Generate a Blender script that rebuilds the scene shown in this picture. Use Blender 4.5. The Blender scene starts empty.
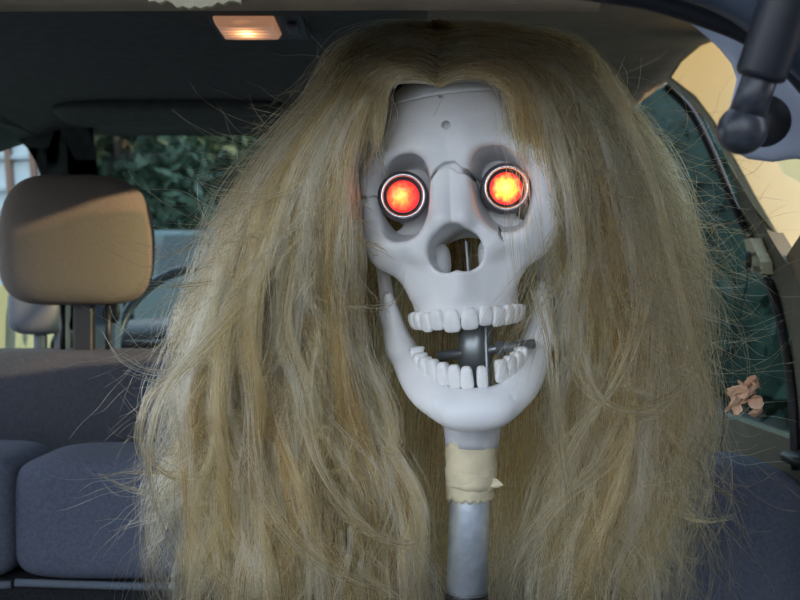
import bpy, bmesh, math, random
import numpy as np
from mathutils import Vector, Matrix
random.seed(7); RNG = np.random.default_rng(11)
sc = bpy.context.scene
COL = sc.collection
R = math.radians
# ------------------------------------------------------------------ camera
cam_d = bpy.data.cameras.new('camera'); cam = bpy.data.objects.new('camera', cam_d); COL.objects.link(cam)
cam_d.sensor_width = 36.0; cam_d.lens = 45.0; cam_d.clip_start = 0.02; cam_d.clip_end = 200
cam_d.dof.use_dof = True; cam_d.dof.focus_distance = .72; cam_d.dof.aperture_fstop = 14
cam.location = (0, 0, 0); cam.rotation_euler = (R(90), 0, 0)
sc.camera = cam
# ------------------------------------------------------------------ sky, sun, exposure
SUN_AZ, SUN_EL = R(70), R(11)            # the low sun stands to the right, a little behind the camera
wd = bpy.data.worlds.new('sky'); sc.world = wd; wd.use_nodes = True
nt = wd.node_tree; nt.nodes.clear()
wo = nt.nodes.new('ShaderNodeOutputWorld'); bg = nt.nodes.new('ShaderNodeBackground')
tc = nt.nodes.new('ShaderNodeTexCoord'); sep = nt.nodes.new('ShaderNodeSeparateXYZ')
rp = nt.nodes.new('ShaderNodeValToRGB')
rp.color_ramp.elements[0].position = 0.0; rp.color_ramp.elements[0].color = (0.80, 0.84, 0.88, 1)
rp.color_ramp.elements[1].position = 0.9; rp.color_ramp.elements[1].color = (0.50, 0.66, 0.95, 1)
nt.links.new(tc.outputs['Generated'], sep.inputs[0]); nt.links.new(sep.outputs['Z'], rp.inputs[0])
nt.links.new(rp.outputs[0], bg.inputs['Color']); bg.inputs['Strength'].default_value = 1.95
nt.links.new(bg.outputs[0], wo.inputs[0])
sun_d = bpy.data.lights.new('sun', 'SUN'); sun = bpy.data.objects.new('sun', sun_d); COL.objects.link(sun)
sun_d.energy = 4.0; sun_d.color = (1.0, 0.72, 0.42); sun_d.angle = R(0.6)
SUN_TO = Vector((-math.cos(SUN_EL)*math.sin(SUN_AZ), math.cos(SUN_EL)*math.cos(SUN_AZ), -math.sin(SUN_EL)))
sun.rotation_euler = SUN_TO.to_track_quat('-Z', 'Y').to_euler(); sun.location = (8, -4, 5)
sc.view_settings.view_transform = 'Standard'; sc.view_settings.look = 'None'
sc.view_settings.gamma = 1.0; sc.view_settings.exposure = 0.62
try: sc.view_settings.use_curve_mapping = False
except Exception: pass

# ------------------------------------------------------------------ helpers
def P(px, py, d):                         # a measured point of the place, metres; the camera stands at the origin looking along +Y
    return Vector(((px-400)/1000*d, d, (300-py)/1000*d))
def new_mat(name):
    m = bpy.data.materials.new(name); m.use_nodes = True
    return m, m.node_tree, m.node_tree.nodes['Principled BSDF']
def mat(name, col, rough=.6, metal=0.0, var=0.0, vscale=30, bump=0.0, bscale=200, spec=.5, col2=None, coat=0.0, sss=0.0):
    m, t, b = new_mat(name)
    b.inputs['Base Color'].default_value = (*col, 1); b.inputs['Roughness'].default_value = rough
    b.inputs['Metallic'].default_value = metal; b.inputs['Specular IOR Level'].default_value = spec
    b.inputs['Coat Weight'].default_value = coat
    if sss:
        b.inputs['Subsurface Weight'].default_value = sss; b.inputs['Subsurface Radius'].default_value = (.004, .003, .002)
        b.inputs['Subsurface Scale'].default_value = 1.0
    co = t.nodes.new('ShaderNodeTexCoord')
    if var or col2:
        n = t.nodes.new('ShaderNodeTexNoise'); n.inputs['Scale'].default_value = vscale; n.inputs['Detail'].default_value = 6
        t.links.new(co.outputs['Object'], n.inputs['Vector'])
        r = t.nodes.new('ShaderNodeValToRGB'); r.color_ramp.elements[0].position = .38; r.color_ramp.elements[1].position = .64
        c2 = col2 if col2 else tuple(min(1, c*(1+var)) for c in col)
        c1 = col if col2 else tuple(c*(1-var) for c in col)
        r.color_ramp.elements[0].color = (*c1, 1); r.color_ramp.elements[1].color = (*c2, 1)
        t.links.new(n.outputs['Fac'], r.inputs[0]); t.links.new(r.outputs[0], b.inputs['Base Color'])
    if bump:
        n = t.nodes.new('ShaderNodeTexNoise'); n.inputs['Scale'].default_value = bscale; n.inputs['Detail'].default_value = 4
        t.links.new(co.outputs['Object'], n.inputs['Vector'])
        bp = t.nodes.new('ShaderNodeBump'); bp.inputs['Strength'].default_value = bump; bp.inputs['Distance'].default_value = .002
        t.links.new(n.outputs['Fac'], bp.inputs['Height']); t.links.new(bp.outputs[0], b.inputs['Normal'])
    return m
def emit_mat(name, stops, strength, noise_scale, radial=True, radius=.01, dx=0.0, noise_amt=.7):
    """a lit lens: hot centre, cooler rim, with facets breaking it up"""
    m, t, b = new_mat(name)
    co = t.nodes.new('ShaderNodeTexCoord'); ln = t.nodes.new('ShaderNodeVectorMath'); ln.operation = 'LENGTH'
    mp = t.nodes.new('ShaderNodeMapping'); mp.inputs['Scale'].default_value = (1/radius, 1/radius, 0); mp.inputs['Location'].default_value = (dx, 0, 0)
    t.links.new(co.outputs['Object'], mp.inputs[0]); t.links.new(mp.outputs[0], ln.inputs[0])
    n = t.nodes.new('ShaderNodeTexVoronoi'); n.inputs['Scale'].default_value = noise_scale
    t.links.new(co.outputs['Object'], n.inputs['Vector'])
    n2 = t.nodes.new('ShaderNodeTexNoise'); n2.inputs['Scale'].default_value = noise_scale*.6
    t.links.new(co.outputs['Object'], n2.inputs['Vector'])
    ad = t.nodes.new('ShaderNodeMath'); ad.operation = 'MULTIPLY_ADD'; ad.inputs[1].default_value = noise_amt
    sb_ = t.nodes.new('ShaderNodeMath'); sb_.operation = 'SUBTRACT'; sb_.inputs[1].default_value = .38
    t.links.new(n2.outputs['Fac'], sb_.inputs[0]); t.links.new(sb_.outputs[0], ad.inputs[0]); t.links.new(ln.outputs['Value'], ad.inputs[2])
    r = t.nodes.new('ShaderNodeValToRGB')
    el = r.color_ramp.elements
    el[0].position, el[0].color = stops[0][0], (*stops[0][1], 1); el[1].position, el[1].color = stops[-1][0], (*stops[-1][1], 1)
    for p, c in stops[1:-1]:
        e = el.new(p); e.color = (*c, 1)
    t.links.new(ad.outputs[0], r.inputs[0]); t.links.new(r.outputs[0], b.inputs['Emission Color'])
    b.inputs['Emission Strength'].default_value = strength; b.inputs['Base Color'].default_value = (.25, .02, .01, 1)
    b.inputs['Roughness'].default_value = .15
    return m
def pane_mat(name, tint, refl=.08):
    m = bpy.data.materials.new(name); m.use_nodes = True; t = m.node_tree; t.nodes.clear()
    o = t.nodes.new('ShaderNodeOutputMaterial'); a = t.nodes.new('ShaderNodeBsdfTransparent'); g = t.nodes.new('ShaderNodeBsdfGlossy')
    a.inputs[0].default_value = (*tint, 1); g.inputs['Roughness'].default_value = .02
    x = t.nodes.new('ShaderNodeMixShader'); x.inputs[0].default_value = refl
    t.links.new(a.outputs[0], x.inputs[1]); t.links.new(g.outputs[0], x.inputs[2]); t.links.new(x.outputs[0], o.inputs[0])
    return m

def tag(o, label=None, cat=None, group=None, kind=None):
    if label: o['label'] = label
    if cat: o['category'] = cat
    if group: o['group'] = group
    if kind: o['kind'] = kind
    return o
def empty(name, loc=(0, 0, 0), rot=(0, 0, 0)):
    o = bpy.data.objects.new(name, None); COL.objects.link(o); o.location = loc; o.rotation_euler = rot; o.empty_display_size = .02
    return o
def obj(name, me, m=None, parent=None, smooth=True, bevel=0, seg=3, subsurf=0, world=True):
    """links a mesh; world=True means its vertices are world coordinates even under a parent"""
    if isinstance(me, bmesh.types.BMesh):
        b = me; bmesh.ops.recalc_face_normals(b, faces=b.faces[:]); me = bpy.data.meshes.new(name); b.to_mesh(me); b.free()
    o = bpy.data.objects.new(name, me); COL.objects.link(o)
    if m: me.materials.append(m)
    if smooth and len(me.polygons): me.polygons.foreach_set('use_smooth', [True]*len(me.polygons))
    if bevel:
        md = o.modifiers.new('bevel', 'BEVEL'); md.width = bevel; md.segments = seg; md.limit_method = 'ANGLE'; md.angle_limit = R(35)
        wn = o.modifiers.new('wn', 'WEIGHTED_NORMAL')
    if subsurf:
        md = o.modifiers.new('sub', 'SUBSURF'); md.levels = subsurf; md.render_levels = subsurf
    if parent:
        o.parent = parent
        if world:
            o.matrix_parent_inverse = world_matrix(parent).inverted()
    return o
def world_matrix(o):
    m = Matrix.LocRotScale(o.location, o.rotation_euler, o.scale)
    return (world_matrix(o.parent) @ o.matrix_parent_inverse @ m) if o.parent else m
def bm_box(b, c, s, rot=None):
    M = Matrix.Translation(c) @ (rot.to_4x4() if rot else Matrix.Identity(4)) @ Matrix.Diagonal((*s, 1))
    bmesh.ops.create_cube(b, size=1.0, matrix=M); return b
def box(c, s, rot=None): return bm_box(bmesh.new(), Vector(c), s, rot)
def tube(pts, rad, n=12, cap=True, b=None):
    """round tube along points; rad number or list"""
    b = b or bmesh.new(); pts = [Vector(p) for p in pts]; N = len(pts)
    rad = [rad]*N if isinstance(rad, (int, float)) else rad
    rings = []; ref = None
    for i, p in enumerate(pts):
        d = (pts[min(i+1, N-1)] - pts[max(i-1, 0)]).normalized()
        if ref is None: ref = d.orthogonal().normalized()
        ref = (ref - d*ref.dot(d)).normalized(); bi = d.cross(ref)
        rings.append([b.verts.new(p + (ref*math.cos(a) + bi*math.sin(a))*rad[i]) for a in [2*math.pi*k/n for k in range(n)]])
    for i in range(N-1):
        for k in range(n):
            b.faces.new((rings[i][k], rings[i][(k+1) % n], rings[i+1][(k+1) % n], rings[i+1][k]))
    if cap: b.faces.new(rings[0]); b.faces.new(rings[-1])
    return b
def lathe(prof, n=40, axis=None, origin=Vector((0, 0, 0))):
    """profile of (radius, height) turned about axis (default +Z)"""
    b = bmesh.new(); axis = (axis or Vector((0, 0, 1))).normalized(); q = axis.to_track_quat('Z', 'Y')
    rings = []
    for r, h in prof:
        if r <= 1e-7: rings.append([b.verts.new(origin + q @ Vector((0, 0, h)))])
        else: rings.append([b.verts.new(origin + q @ Vector((r*math.cos(2*math.pi*k/n), r*math.sin(2*math.pi*k/n), h))) for k in range(n)])
    for A, B in zip(rings, rings[1:]):
        for k in range(n):
            a0, a1 = A[k % len(A)], A[(k+1) % len(A)]; b0, b1 = B[k % len(B)], B[(k+1) % len(B)]
            f = [a0] + ([a1] if a1 is not a0 else []) + [b1] + ([b0] if b0 is not b1 else [])
            if len(f) > 2: b.faces.new(f)
    return b
def curve_pts(ctrl, n=40):
    """Catmull-Rom through control points"""
    c = [Vector(p) for p in ctrl]; c = [c[0]*2-c[1]] + c + [c[-1]*2-c[-2]]; out = []; segs = len(c)-3
    for i in range(n+1):
        u = i/n*segs; k = min(int(u), segs-1); t = u-k; a, b_, d, e = c[k:k+4]
        out.append(.5*((2*b_) + (d-a)*t + (2*a-5*b_+4*d-e)*t*t + (3*b_-a-3*d+e)*t**3))
    return out
def slab(front, back):
    """closed solid between two matching outlines"""
    b = bmesh.new(); f = [b.verts.new(p) for p in front]; k = [b.verts.new(p) for p in back]; n = len(f)
    b.faces.new(f); b.faces.new(k[::-1])
    for i in range(n): b.faces.new((f[i], k[i], k[(i+1) % n], f[(i+1) % n]))
    return b
def grid(rows):
    b = bmesh.new(); vs = [[b.verts.new(p) for p in r] for r in rows]
    for i in range(len(vs)-1):
        for j in range(len(vs[0])-1): b.faces.new((vs[i][j], vs[i][j+1], vs[i+1][j+1], vs[i+1][j]))
    return b
def solidify(o, th, off=1):
    md = o.modifiers.new('solid', 'SOLIDIFY'); md.thickness = th; md.offset = off; return o
def superblock(c, half, e=.35, n=24, m=16, rot=None, warp=None):
    """upholstered block: superellipsoid with soft corners"""
    b = bmesh.new(); c = Vector(c)
    def sp(v, p): return math.copysign(abs(v)**p, v)
    rings = []
    for i in range(m+1):
        ph = -math.pi/2 + math.pi*i/m
        rg = []
        for k in range(n):
            th = 2*math.pi*k/n
            v = Vector((half[0]*sp(math.cos(ph), e)*sp(math.cos(th), e), half[1]*sp(math.cos(ph), e)*sp(math.sin(th), e), half[2]*sp(math.sin(ph), e)))
            if warp: v = warp(v)
            rg.append(b.verts.new(c + (rot @ v if rot else v)))
        rings.append(rg)
    for A, B in zip(rings, rings[1:]):
        for k in range(n): b.faces.new((A[k], A[(k+1) % n], B[(k+1) % n], B[k]))
    bmesh.ops.remove_doubles(b, verts=b.verts[:], dist=1e-5)
    return b

# ------------------------------------------------------------------ materials
M = {}
M['headliner'] = mat('headliner_cloth', (.085, .09, .082), .95, var=.12, vscale=60, bump=.3, bscale=900)
M['tan_trim'] = mat('tan_trim', (.30, .24, .16), .8, var=.08, bump=.2, bscale=500)
M['cream'] = mat('sunlit_cream_trim', (.76, .73, .50), .6, var=.03, vscale=12, bump=.15, bscale=600)  # pillar trim with the golden sunlight put into its colour
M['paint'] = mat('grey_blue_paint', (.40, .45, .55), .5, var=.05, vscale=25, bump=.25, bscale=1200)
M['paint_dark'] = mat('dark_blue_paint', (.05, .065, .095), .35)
M['rubber'] = mat('black_rubber', (.012, .014, .018), .5, bump=.2, bscale=300)
M['strut'] = mat('strut_black', (.014, .017, .024), .42, var=.2, vscale=80)
M['ball'] = mat('strut_ball_grey', (.025, .030, .040), .35, col2=(.05, .055, .065), vscale=200)
M['fabric'] = mat('blue_grey_fabric', (.115, .135, .19), .95, var=.15, vscale=300, bump=.5, bscale=1500)
M['fabric_dk'] = mat('slate_fabric', (.085, .092, .115), .95, var=.12, vscale=300, bump=.5, bscale=1500)
M['piping'] = mat('pale_blue_piping', (.14, .17, .21), .9, bump=.4, bscale=900)
M['carpet'] = mat('charcoal_carpet', (.022, .025, .03), 1.0, var=.5, vscale=400, bump=1.0, bscale=1200)
M['headrest'] = mat('taupe_headrest_fabric', (.155, .13, .108), .9, var=.10, vscale=500, bump=.4, bscale=1500)
M['plastic_grey'] = mat('grey_plastic', (.13, .15, .18), .55)
M['plastic_dk'] = mat('black_plastic', (.012, .013, .015), .45)
M['blue_plastic'] = mat('slate_blue_plastic', (.15, .21, .31), .5, var=.06)
M['wheel'] = mat('steering_wheel_leather', (.05, .07, .10), .3)
M['glass'] = pane_mat('clear_car_glass', (.86, .93, .90), .03)
M['glass_tint'] = pane_mat('tinted_car_glass', (.50, .60, .60), .04)
M['lampglass'] = None
M['bone'] = mat('white_plastic_bone', (.82, .825, .83), .42, col2=(.88, .88, .87), vscale=40, bump=.12, bscale=160, sss=.08)
M['tooth'] = mat('white_tooth', (.88, .88, .86), .3, var=.03, vscale=150, sss=.08)
M['crack'] = mat('dark_crack', (.03, .03, .035), .9)
M['galv'] = mat('galvanised_steel', (.80, .87, .94), .30, metal=.6, col2=(.64, .72, .80), vscale=120, bump=.08, bscale=400)
M['darksteel'] = mat('dark_threaded_steel', (.09, .09, .10), .35, metal=.9, var=.2, vscale=100)
M['bolt'] = mat('zinc_bolt', (.30, .33, .35), .35, metal=.8)
M['tape'] = mat('masking_tape', (.70, .62, .42), .75, var=.08, vscale=60, bump=.25, bscale=120)
M['sleeve'] = mat('white_sleeve', (.62, .63, .66), .6, var=.12, vscale=60)
M['led_body'] = mat('led_housing', (.16, .14, .15), .35, metal=.6)
M['chrome'] = mat('chrome_ring', (.85, .85, .88), .12, metal=1.0)
M['cap'] = mat('wig_cap_net', (.22, .16, .09), .95)
M['flower'] = mat('dried_petal', (.55, .32, .20), .9, col2=(.70, .48, .33), vscale=90, bump=.4, bscale=400)

# ------------------------------------------------------------------ the car around the skull
def wall_x(z): return .46 - .25*max(z, 0.0) if z > 0 else .46 - .02*z
def PW(px, py, off=0.0):                  # a point on the right inner side wall, which leans inward above the belt line
    u, v = (px-400)/1000, (300-py)/1000
    d = .46/(u + .25*v) if v > 0 else .46/(u + .02*v)
    return Vector((u*d - off, d, v*d))

# headliner
def roof_z(x, y):
    ys = [.60, .75, .95, 1.0, 1.15, 1.4, 1.6, 1.80, 1.92]; zs = [.190, .24, .292, .300, .318, .330, .336, .338, .334]
    z = float(np.interp(y, ys, zs))
    if x < -.5: z -= .09*((-.5-x)/.36)**2
    if x > .03: z -= float(np.interp(y, [.6, .98, 1.04, 1.09, 1.5], [.05, .028, .013, .001, .006]))*min(1, (x-.03)/.37)**1.5
    return z
YS = [.60, .68, .75, .85, .95, 1.0, 1.04, 1.09, 1.15, 1.25, 1.4, 1.6, 1.8, 1.92]
rows = [[Vector((x, y, roof_z(x, y))) for x in np.linspace(-.86, .03, 21)] for y in YS]
ceil = obj('ceiling', grid(rows), M['headliner']); solidify(ceil, .03, 1)
tag(ceil, 'dark grey cloth headliner of the car roof', kind='structure')
rows = [[Vector((x, y, roof_z(x, y))) for x in np.linspace(.03, .402, 10)] for y in YS]
o = obj('trim_3', grid(rows), M['tan_trim']); solidify(o, .02, 1)
tag(o, 'tan roof side lining beside the wig at upper right', kind='structure')
# rear header lip with its torn pale edge
rows = []
for dy, dz in ((-.03, .05), (-.008, .006), (.004, .0), (.016, .004), (.022, .05)):
    rows.append([Vector((x, .60+dy, z+dz)) for x, z in ((-.90, .165), (-.6, .171), (-.3, .174), (0, .175), (.12, .174))])
tag(obj('trim_1', grid(rows), M['tan_trim']), 'dull brown trim lip across the top of the tailgate opening', kind='structure')
edge = []
for i in range(17):
    x = -.148 + i*.0034
    edge.append((x, .1765 - .003*random.random() - (.0035 if 4 < i < 12 else 0)))
fr = [Vector((x, .588, z)) for x, z in edge] + [Vector((edge[-1][0], .588, .190)), Vector((edge[0][0], .588, .190))]
tag(obj('trim_2', slab(fr, [p+Vector((0, .004, 0)) for p in fr]), mat('torn_foam', (.55, .48, .33), .95, bump=.5, bscale=400), smooth=False),
    'pale torn strip of liner along the top edge', kind='structure')
# right side of the car
def wp(y, z): return Vector((wall_x(z), y, z))
def poly_wall(name, pts, m, label, th=.02, inset=0.0):
    fr = [wp(y, z) - Vector((inset, 0, 0)) for y, z in pts]
    o = obj(name, slab(fr, [p + Vector((th, 0, 0)) for p in fr]), m, smooth=False)
    return tag(o, label, kind='structure')
M['olive'] = mat('olive_trim', (.20, .19, .14), .8, var=.05)
poly_wall('wall_right', [(.50, -.45), (1.95, -.45), (1.95, -.165), (.50, -.165)], M['olive'], 'dull olive lower side panel of the cargo bay')
poly_wall('wall_right_corner', [(.50, -.165), (1.16, -.165), (1.16, .05), (1.06, .09), (.90, .12), (.90, .34), (.50, .34)], M['tan_trim'], 'tan quarter panel inside the right rear corner')
cr = [(668, 78), (680, 60), (700, 44), (728, 34), (755, 26), (768, 50), (776, 120), (790, 156), (850, 166), (850, 340), (800, 276), (782, 246), (755, 200), (733, 160), (712, 122), (694, 98)]  # outline follows the sun patch on the tan trim, its brightness coloured in
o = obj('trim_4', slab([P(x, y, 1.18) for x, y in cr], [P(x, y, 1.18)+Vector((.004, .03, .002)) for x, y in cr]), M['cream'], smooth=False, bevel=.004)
tag(o, 'pillar trim behind the tailgate strut, sun patch put into its cream and outline', kind='structure')
lo = [(800, 276), (850, 342), (850, 470), (806, 470), (800, 400), (795, 340), (782, 292), (768, 262), (752, 232), (733, 162), (755, 202), (782, 248)]  # shaded stretch of the same pillar trim, its darkness given as olive
o = obj('trim_5', slab([PW(*p, .006) for p in lo], [PW(*p, -.012) for p in lo]), M['olive'], smooth=False)
tag(o, 'lower pillar trim beside the seat belt, shade put into its olive colour', kind='structure')
# side window: rubber seal, pane
wn = empty('window_1'); tag(wn, 'dim tinted side window beside the seat belt at right', kind='structure')
seal = [PW(x, y, .012) for x, y in ((676, 88), (700, 112), (722, 154), (746, 212), (766, 254), (782, 292), (794, 340), (803, 400), (806, 470))]
obj('window_seal', tube(curve_pts(seal, 40), .0055, 8), M['rubber'], wn)
pn = [(664, 84), (694, 104), (716, 150), (742, 215), (764, 256), (781, 292), (794, 340), (803, 400), (806, 470), (640, 470), (620, 420), (612, 300), (620, 150), (640, 100)]
obj('pane', slab([PW(x, y, -.004) for x, y in pn], [PW(x, y, -.008) for x, y in pn]), M['glass_tint'], wn, smooth=False)
qn = [(740, 54), (750, 95), (762, 140), (780, 174), (815, 192), (850, 205), (870, 200), (880, 60), (760, 30)]
w2 = empty('window_2'); tag(w2, 'small rear quarter window behind the tailgate corner', kind='structure')
obj('pane', slab([PW(x, y, -.004) for x, y in qn], [PW(x, y, -.007) for x, y in qn]), M['glass'], w2, smooth=False)
# front right of the car beyond the window
poly_wall('wall_right_front', [(1.72, -.165), (1.95, -.165), (1.95, .31), (1.80, .31)], M['plastic_grey'], 'dark front pillar on the right')
# left side of the car
lx = lambda z: -.76 + .20*max(z, 0)
def PL(px, py, off=0.0):
    u, v = (px-400)/1000, (300-py)/1000
    d = -.76/(u - .20*v) if v > 0 else -.76/u
    return Vector((u*d + off, d, v*d))
fr = [Vector((lx(z), y, z)) for y, z in ((.50, -.45), (2.05, -.45), (2.05, -.1), (.50, -.1))]
tag(obj('wall_left', slab(fr, [p-Vector((.03, 0, 0)) for p in fr]), M['plastic_grey'], smooth=False), 'grey left side panel of the car', kind='structure')
fr = [Vector((lx(z), y, z)) for y, z in ((.50, -.1), (.78, -.1), (.86, .28), (.50, .28))]
tag(obj('wall_left_corner', slab(fr, [p-Vector((.03, 0, 0)) for p in fr]), M['headliner'], smooth=False), 'dark rear corner panel on the left', kind='structure')
# dark front pillar and roof side on the left, round the bright window
ap = [(-60, 100), (-20, 120), (0, 125), (14, 128), (30, 136), (43, 148), (52, 163), (58, 180), (64, 205), (72, 260), (80, 330), (104, 330), (100, 250), (96, 200), (91, 160), (88, 128), (60, 96), (0, 70), (-60, 60)]
def PA(px, py, off):
    q_ = PL(px, py); k = min(1.0, 1.89/q_.y); q_ = q_*k; return q_ + Vector((off, 0, 0))
o = obj('trim_6', slab([PA(*p, .01) for p in ap], [PA(*p, -.03) for p in ap]), M['headliner'], smooth=False)
tag(o, 'dark curved front pillar around the left window', kind='structure')
w3 = empty('window_3'); tag(w3, 'bright side window at far left with the pale building outside', kind='structure')
wp3 = [(-60, 98), (0, 123), (30, 134), (52, 160), (64, 205), (80, 330), (-60, 330)]
obj('pane', slab([PL(x, y, -.008) for x, y in wp3], [PL(x, y, -.012) for x, y in wp3]), M['glass'], w3, smooth=False)
bp = [(-40, 285), (48, 285), (50, 300), (48, 400), (-40, 400)]  # pillar area caught by the sun, the gold light given as cream colour
o = obj('trim_7', slab([PL(*p, .03) for p in bp], [PL(*p, .0) for p in bp]), M['cream'], smooth=False)
tag(o, 'door pillar trim below the left headrest, sunlight put into its cream colour', kind='structure')
# windscreen with its header and sun visor
ws = empty('window_4'); tag(ws, 'windscreen at the front of the car with trees outside', kind='structure')
fr = [Vector((-.66, 1.93, .325)), Vector((.40, 1.93, .325)), Vector((.52, 2.5, -.12)), Vector((-.80, 2.5, -.12))]
obj('pane', slab(fr, [p+Vector((0, .005, .005)) for p in fr]), M['glass'], ws, smooth=False)
tag(obj('trim_8', slab([Vector((-.72, 1.86, .35)), Vector((.46, 1.86, .35)), Vector((.46, 1.86, .335)), Vector((-.72, 1.86, .335))],
    [Vector((-.72, 1.95, .35)), Vector((.46, 1.95, .35)), Vector((.46, 1.95, .320)), Vector((-.72, 1.95, .320))]), M['headliner'], smooth=False),
    'dark windscreen header across the front of the roof', kind='structure')
vz = empty('sun_visor', (-.42, 1.80, .30)); tag(vz, 'dark folded sun visor below the front roof edge', 'sun visor')
b = superblock((-.40, 1.755, .325), (.20, .075, .010), .4, rot=Matrix.Rotation(R(-4), 3, 'X')); obj('visor_panel', b, M['headliner'], vz)
obj('hinge_rod', tube([(-.59, 1.842, .322), (-.22, 1.842, .322)], .005, 8), M['plastic_dk'], vz)
# dashboard
b = superblock((-.15, 2.28, -.17), (.62, .24, .13), .35); tag(obj('dashboard', b, M['plastic_dk']), 'black dashboard under the windscreen', 'dashboard')
# cargo floor
tag(obj('floor', box((-.17, 1.25, -.47), (1.30, 1.6, .04)), M['carpet'], smooth=False), 'dark carpeted cargo floor', kind='structure')

# ------------------------------------------------------------------ tailgate frame corner, right
d = .52
dt = [(660, 2), (671, 12), (687, 24), (702, 36), (717, 50), (729, 65), (734, 80), (729, 100), (723, 120), (722, 138), (729, 151), (745, 160), (770, 163), (800, 158), (830, 180), (855, 260), (872, 420), (885, 800), (1010, 800), (1000, 200), (940, 20), (860, -40), (720, -40)]
frp = [P(x, y, d) for x, y in dt]
o = obj('trim_9', slab(frp, [p*1.09 + Vector((.014, 0, .004)) for p in frp]), M['paint'], bevel=.007, seg=4)
tag(o, 'grey blue painted corner of the tailgate opening', kind='structure')
sl = curve_pts([Vector((-.90, .50, .172)), Vector((-.5, .498, .186)), Vector((-.15, .497, .180))] + [P(x, y, .495) for x, y in ((470, -26), (540, -18), (600, -10), (650, -2), (700, 13), (748, 32), (780, 55), (810, 85), (850, 140), (900, 260), (925, 500), (935, 800))], 90)
o = obj('trim_10', tube(sl, .0062, 10), M['rubber']); tag(o, 'black rubber weatherstrip along the tailgate opening', kind='structure')
sl = curve_pts([Vector((-.90, .47, .180)), Vector((-.5, .468, .196)), Vector((-.15, .466, .190))] + [P(x, y, .465) for x, y in ((480, -72), (560, -56), (640, -40), (700, -24), (745, -4), (785, 28), (850, 95), (930, 220), (970, 480), (985, 850))], 90)
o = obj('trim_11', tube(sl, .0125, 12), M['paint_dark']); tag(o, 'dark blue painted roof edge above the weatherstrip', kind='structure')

# raised tailgate, above and behind the camera
tg = empty('tailgate', (-.22, .44, .30)); tag(tg, 'raised grey blue tailgate above the cargo opening', 'tailgate')
def tgp(x, t, n): return Vector((x, .44 - .86*t*math.cos(R(33)) + n*math.sin(R(33)), .31 + .86*t*math.sin(R(33)) + n*math.cos(R(33))))
for nm, o4, n0, n1, mm in (('outer_skin', [(-.86, 0), (.42, 0), (.46, .6), (.44, 1), (-.88, 1), (-.90, .6)], .03, .06, 'paint'), ('inner_trim', [(-.82, .52), (.38, .52), (.42, .62), (.40, .97), (-.84, .97), (-.86, .62)], .0, .03, 'plastic_grey')):
    obj(nm, slab([tgp(x, t, n0) for x, t in o4], [tgp(x, t, n1) for x, t in o4]), M[mm], tg, smooth=False, bevel=.008)
gl_ = [(-.74, .08), (.30, .08), (.34, .48), (-.78, .48)]
obj('rear_glass', slab([tgp(x, t, .024) for x, t in gl_], [tgp(x, t, .029) for x, t in gl_]), mat('dark_rear_glass', (.02, .03, .03), .08), tg, smooth=False)
# gas strut
gs = empty('gas_strut', P(742, 128, .455)); tag(gs, 'black gas strut with a ball joint at the tailgate corner', 'gas strut')
a, bq, c, e = P(742, 130, .455), P(752, 96, .452), P(760, 76, .449), P(796, -30, .437)
ax = (e-c).normalized()
obj('ball_socket', lathe([(0, -.0112)] + [(.0112*math.cos(t), .0112*math.sin(t)) for t in np.linspace(-1.4, .9, 14)] + [(.0074, .0105)], 28, ax, a), M['ball'], gs)
obj('socket_neck', tube([a+ax*.007, a+ax*.018, a+ax*.030], [.0082, .0078, .0078], 24), M['ball'], gs)
c2 = a + ax*.0235
obj('cylinder', lathe([(0, 0), (.0092, 0), (.0108, .0012), (.0112, .003), (.0112, .22), (.010, .223), (0, .223)], 32, ax, c2), M['strut'], gs)
nb = P(763, 122, .487)
obj('mounting_plate', lathe([(0, 0), (.0112, 0), (.0125, .001), (.0125, .004), (.0, .004)], 28, Vector((-.15, -1, 0)), nb), M['plastic_dk'], gs)
obj('ball_stud', tube([a, nb+Vector((.002, .01, 0))], .0045, 12), M['darksteel'], gs)

# ------------------------------------------------------------------ seats
bench = empty('rear_bench', (0, 1.12, -.45)); tag(bench, 'blue grey rear bench seat seen over its back, nearest the skull', 'car seat')
def pad(x0, x1, ztop, zbot, y, th, m, rad_e=.28):
    cx = (x0+x1)/2
    def w(v):
        return v
    return superblock((cx, y+th/2, (ztop+zbot)/2), ((x1-x0)/2, th/2, (ztop-zbot)/2), rad_e, 48, 28)
D1 = 1.10
X = lambda px, dd: (px-400)/1000*dd
Z = lambda py, dd: (300-py)/1000*dd
obj('back_pad', pad(X(-190, D1), X(21, D1), Z(453, D1), Z(577, D1), D1-.03, .16, M['fabric']), M['fabric'], bench)
obj('back_pad', pad(X(16, D1), X(330, D1), Z(455, D1), Z(577, D1), D1-.03, .16, M['fabric']), M['fabric'], bench)
obj('back_pad', pad(X(336, D1), X(806, D1), Z(463, D1), Z(640, D1), D1-.03, .16, M['fabric']), M['fabric'], bench)
obj('carpet_panel', box((X(160, D1), D1+.06, Z(640, D1)), (.80, .15, .14)), M['carpet'], bench, bevel=.01)
for xa, xb in ((-190, 18), (22, 330)):
    obj('piping', tube(curve_pts([(X(xa, D1), D1-.018, Z(578, D1)), (X((xa+xb)/2, D1), D1-.022, Z(581, D1)), (X(xb, D1), D1-.018, Z(580, D1))], 20), .0045, 8), M['piping'], bench)
obj('belt_guide', superblock(P(808, 459, D1-.0), (.026, .03, .007), .6, 24, 12), M['plastic_dk'], bench)
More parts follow.
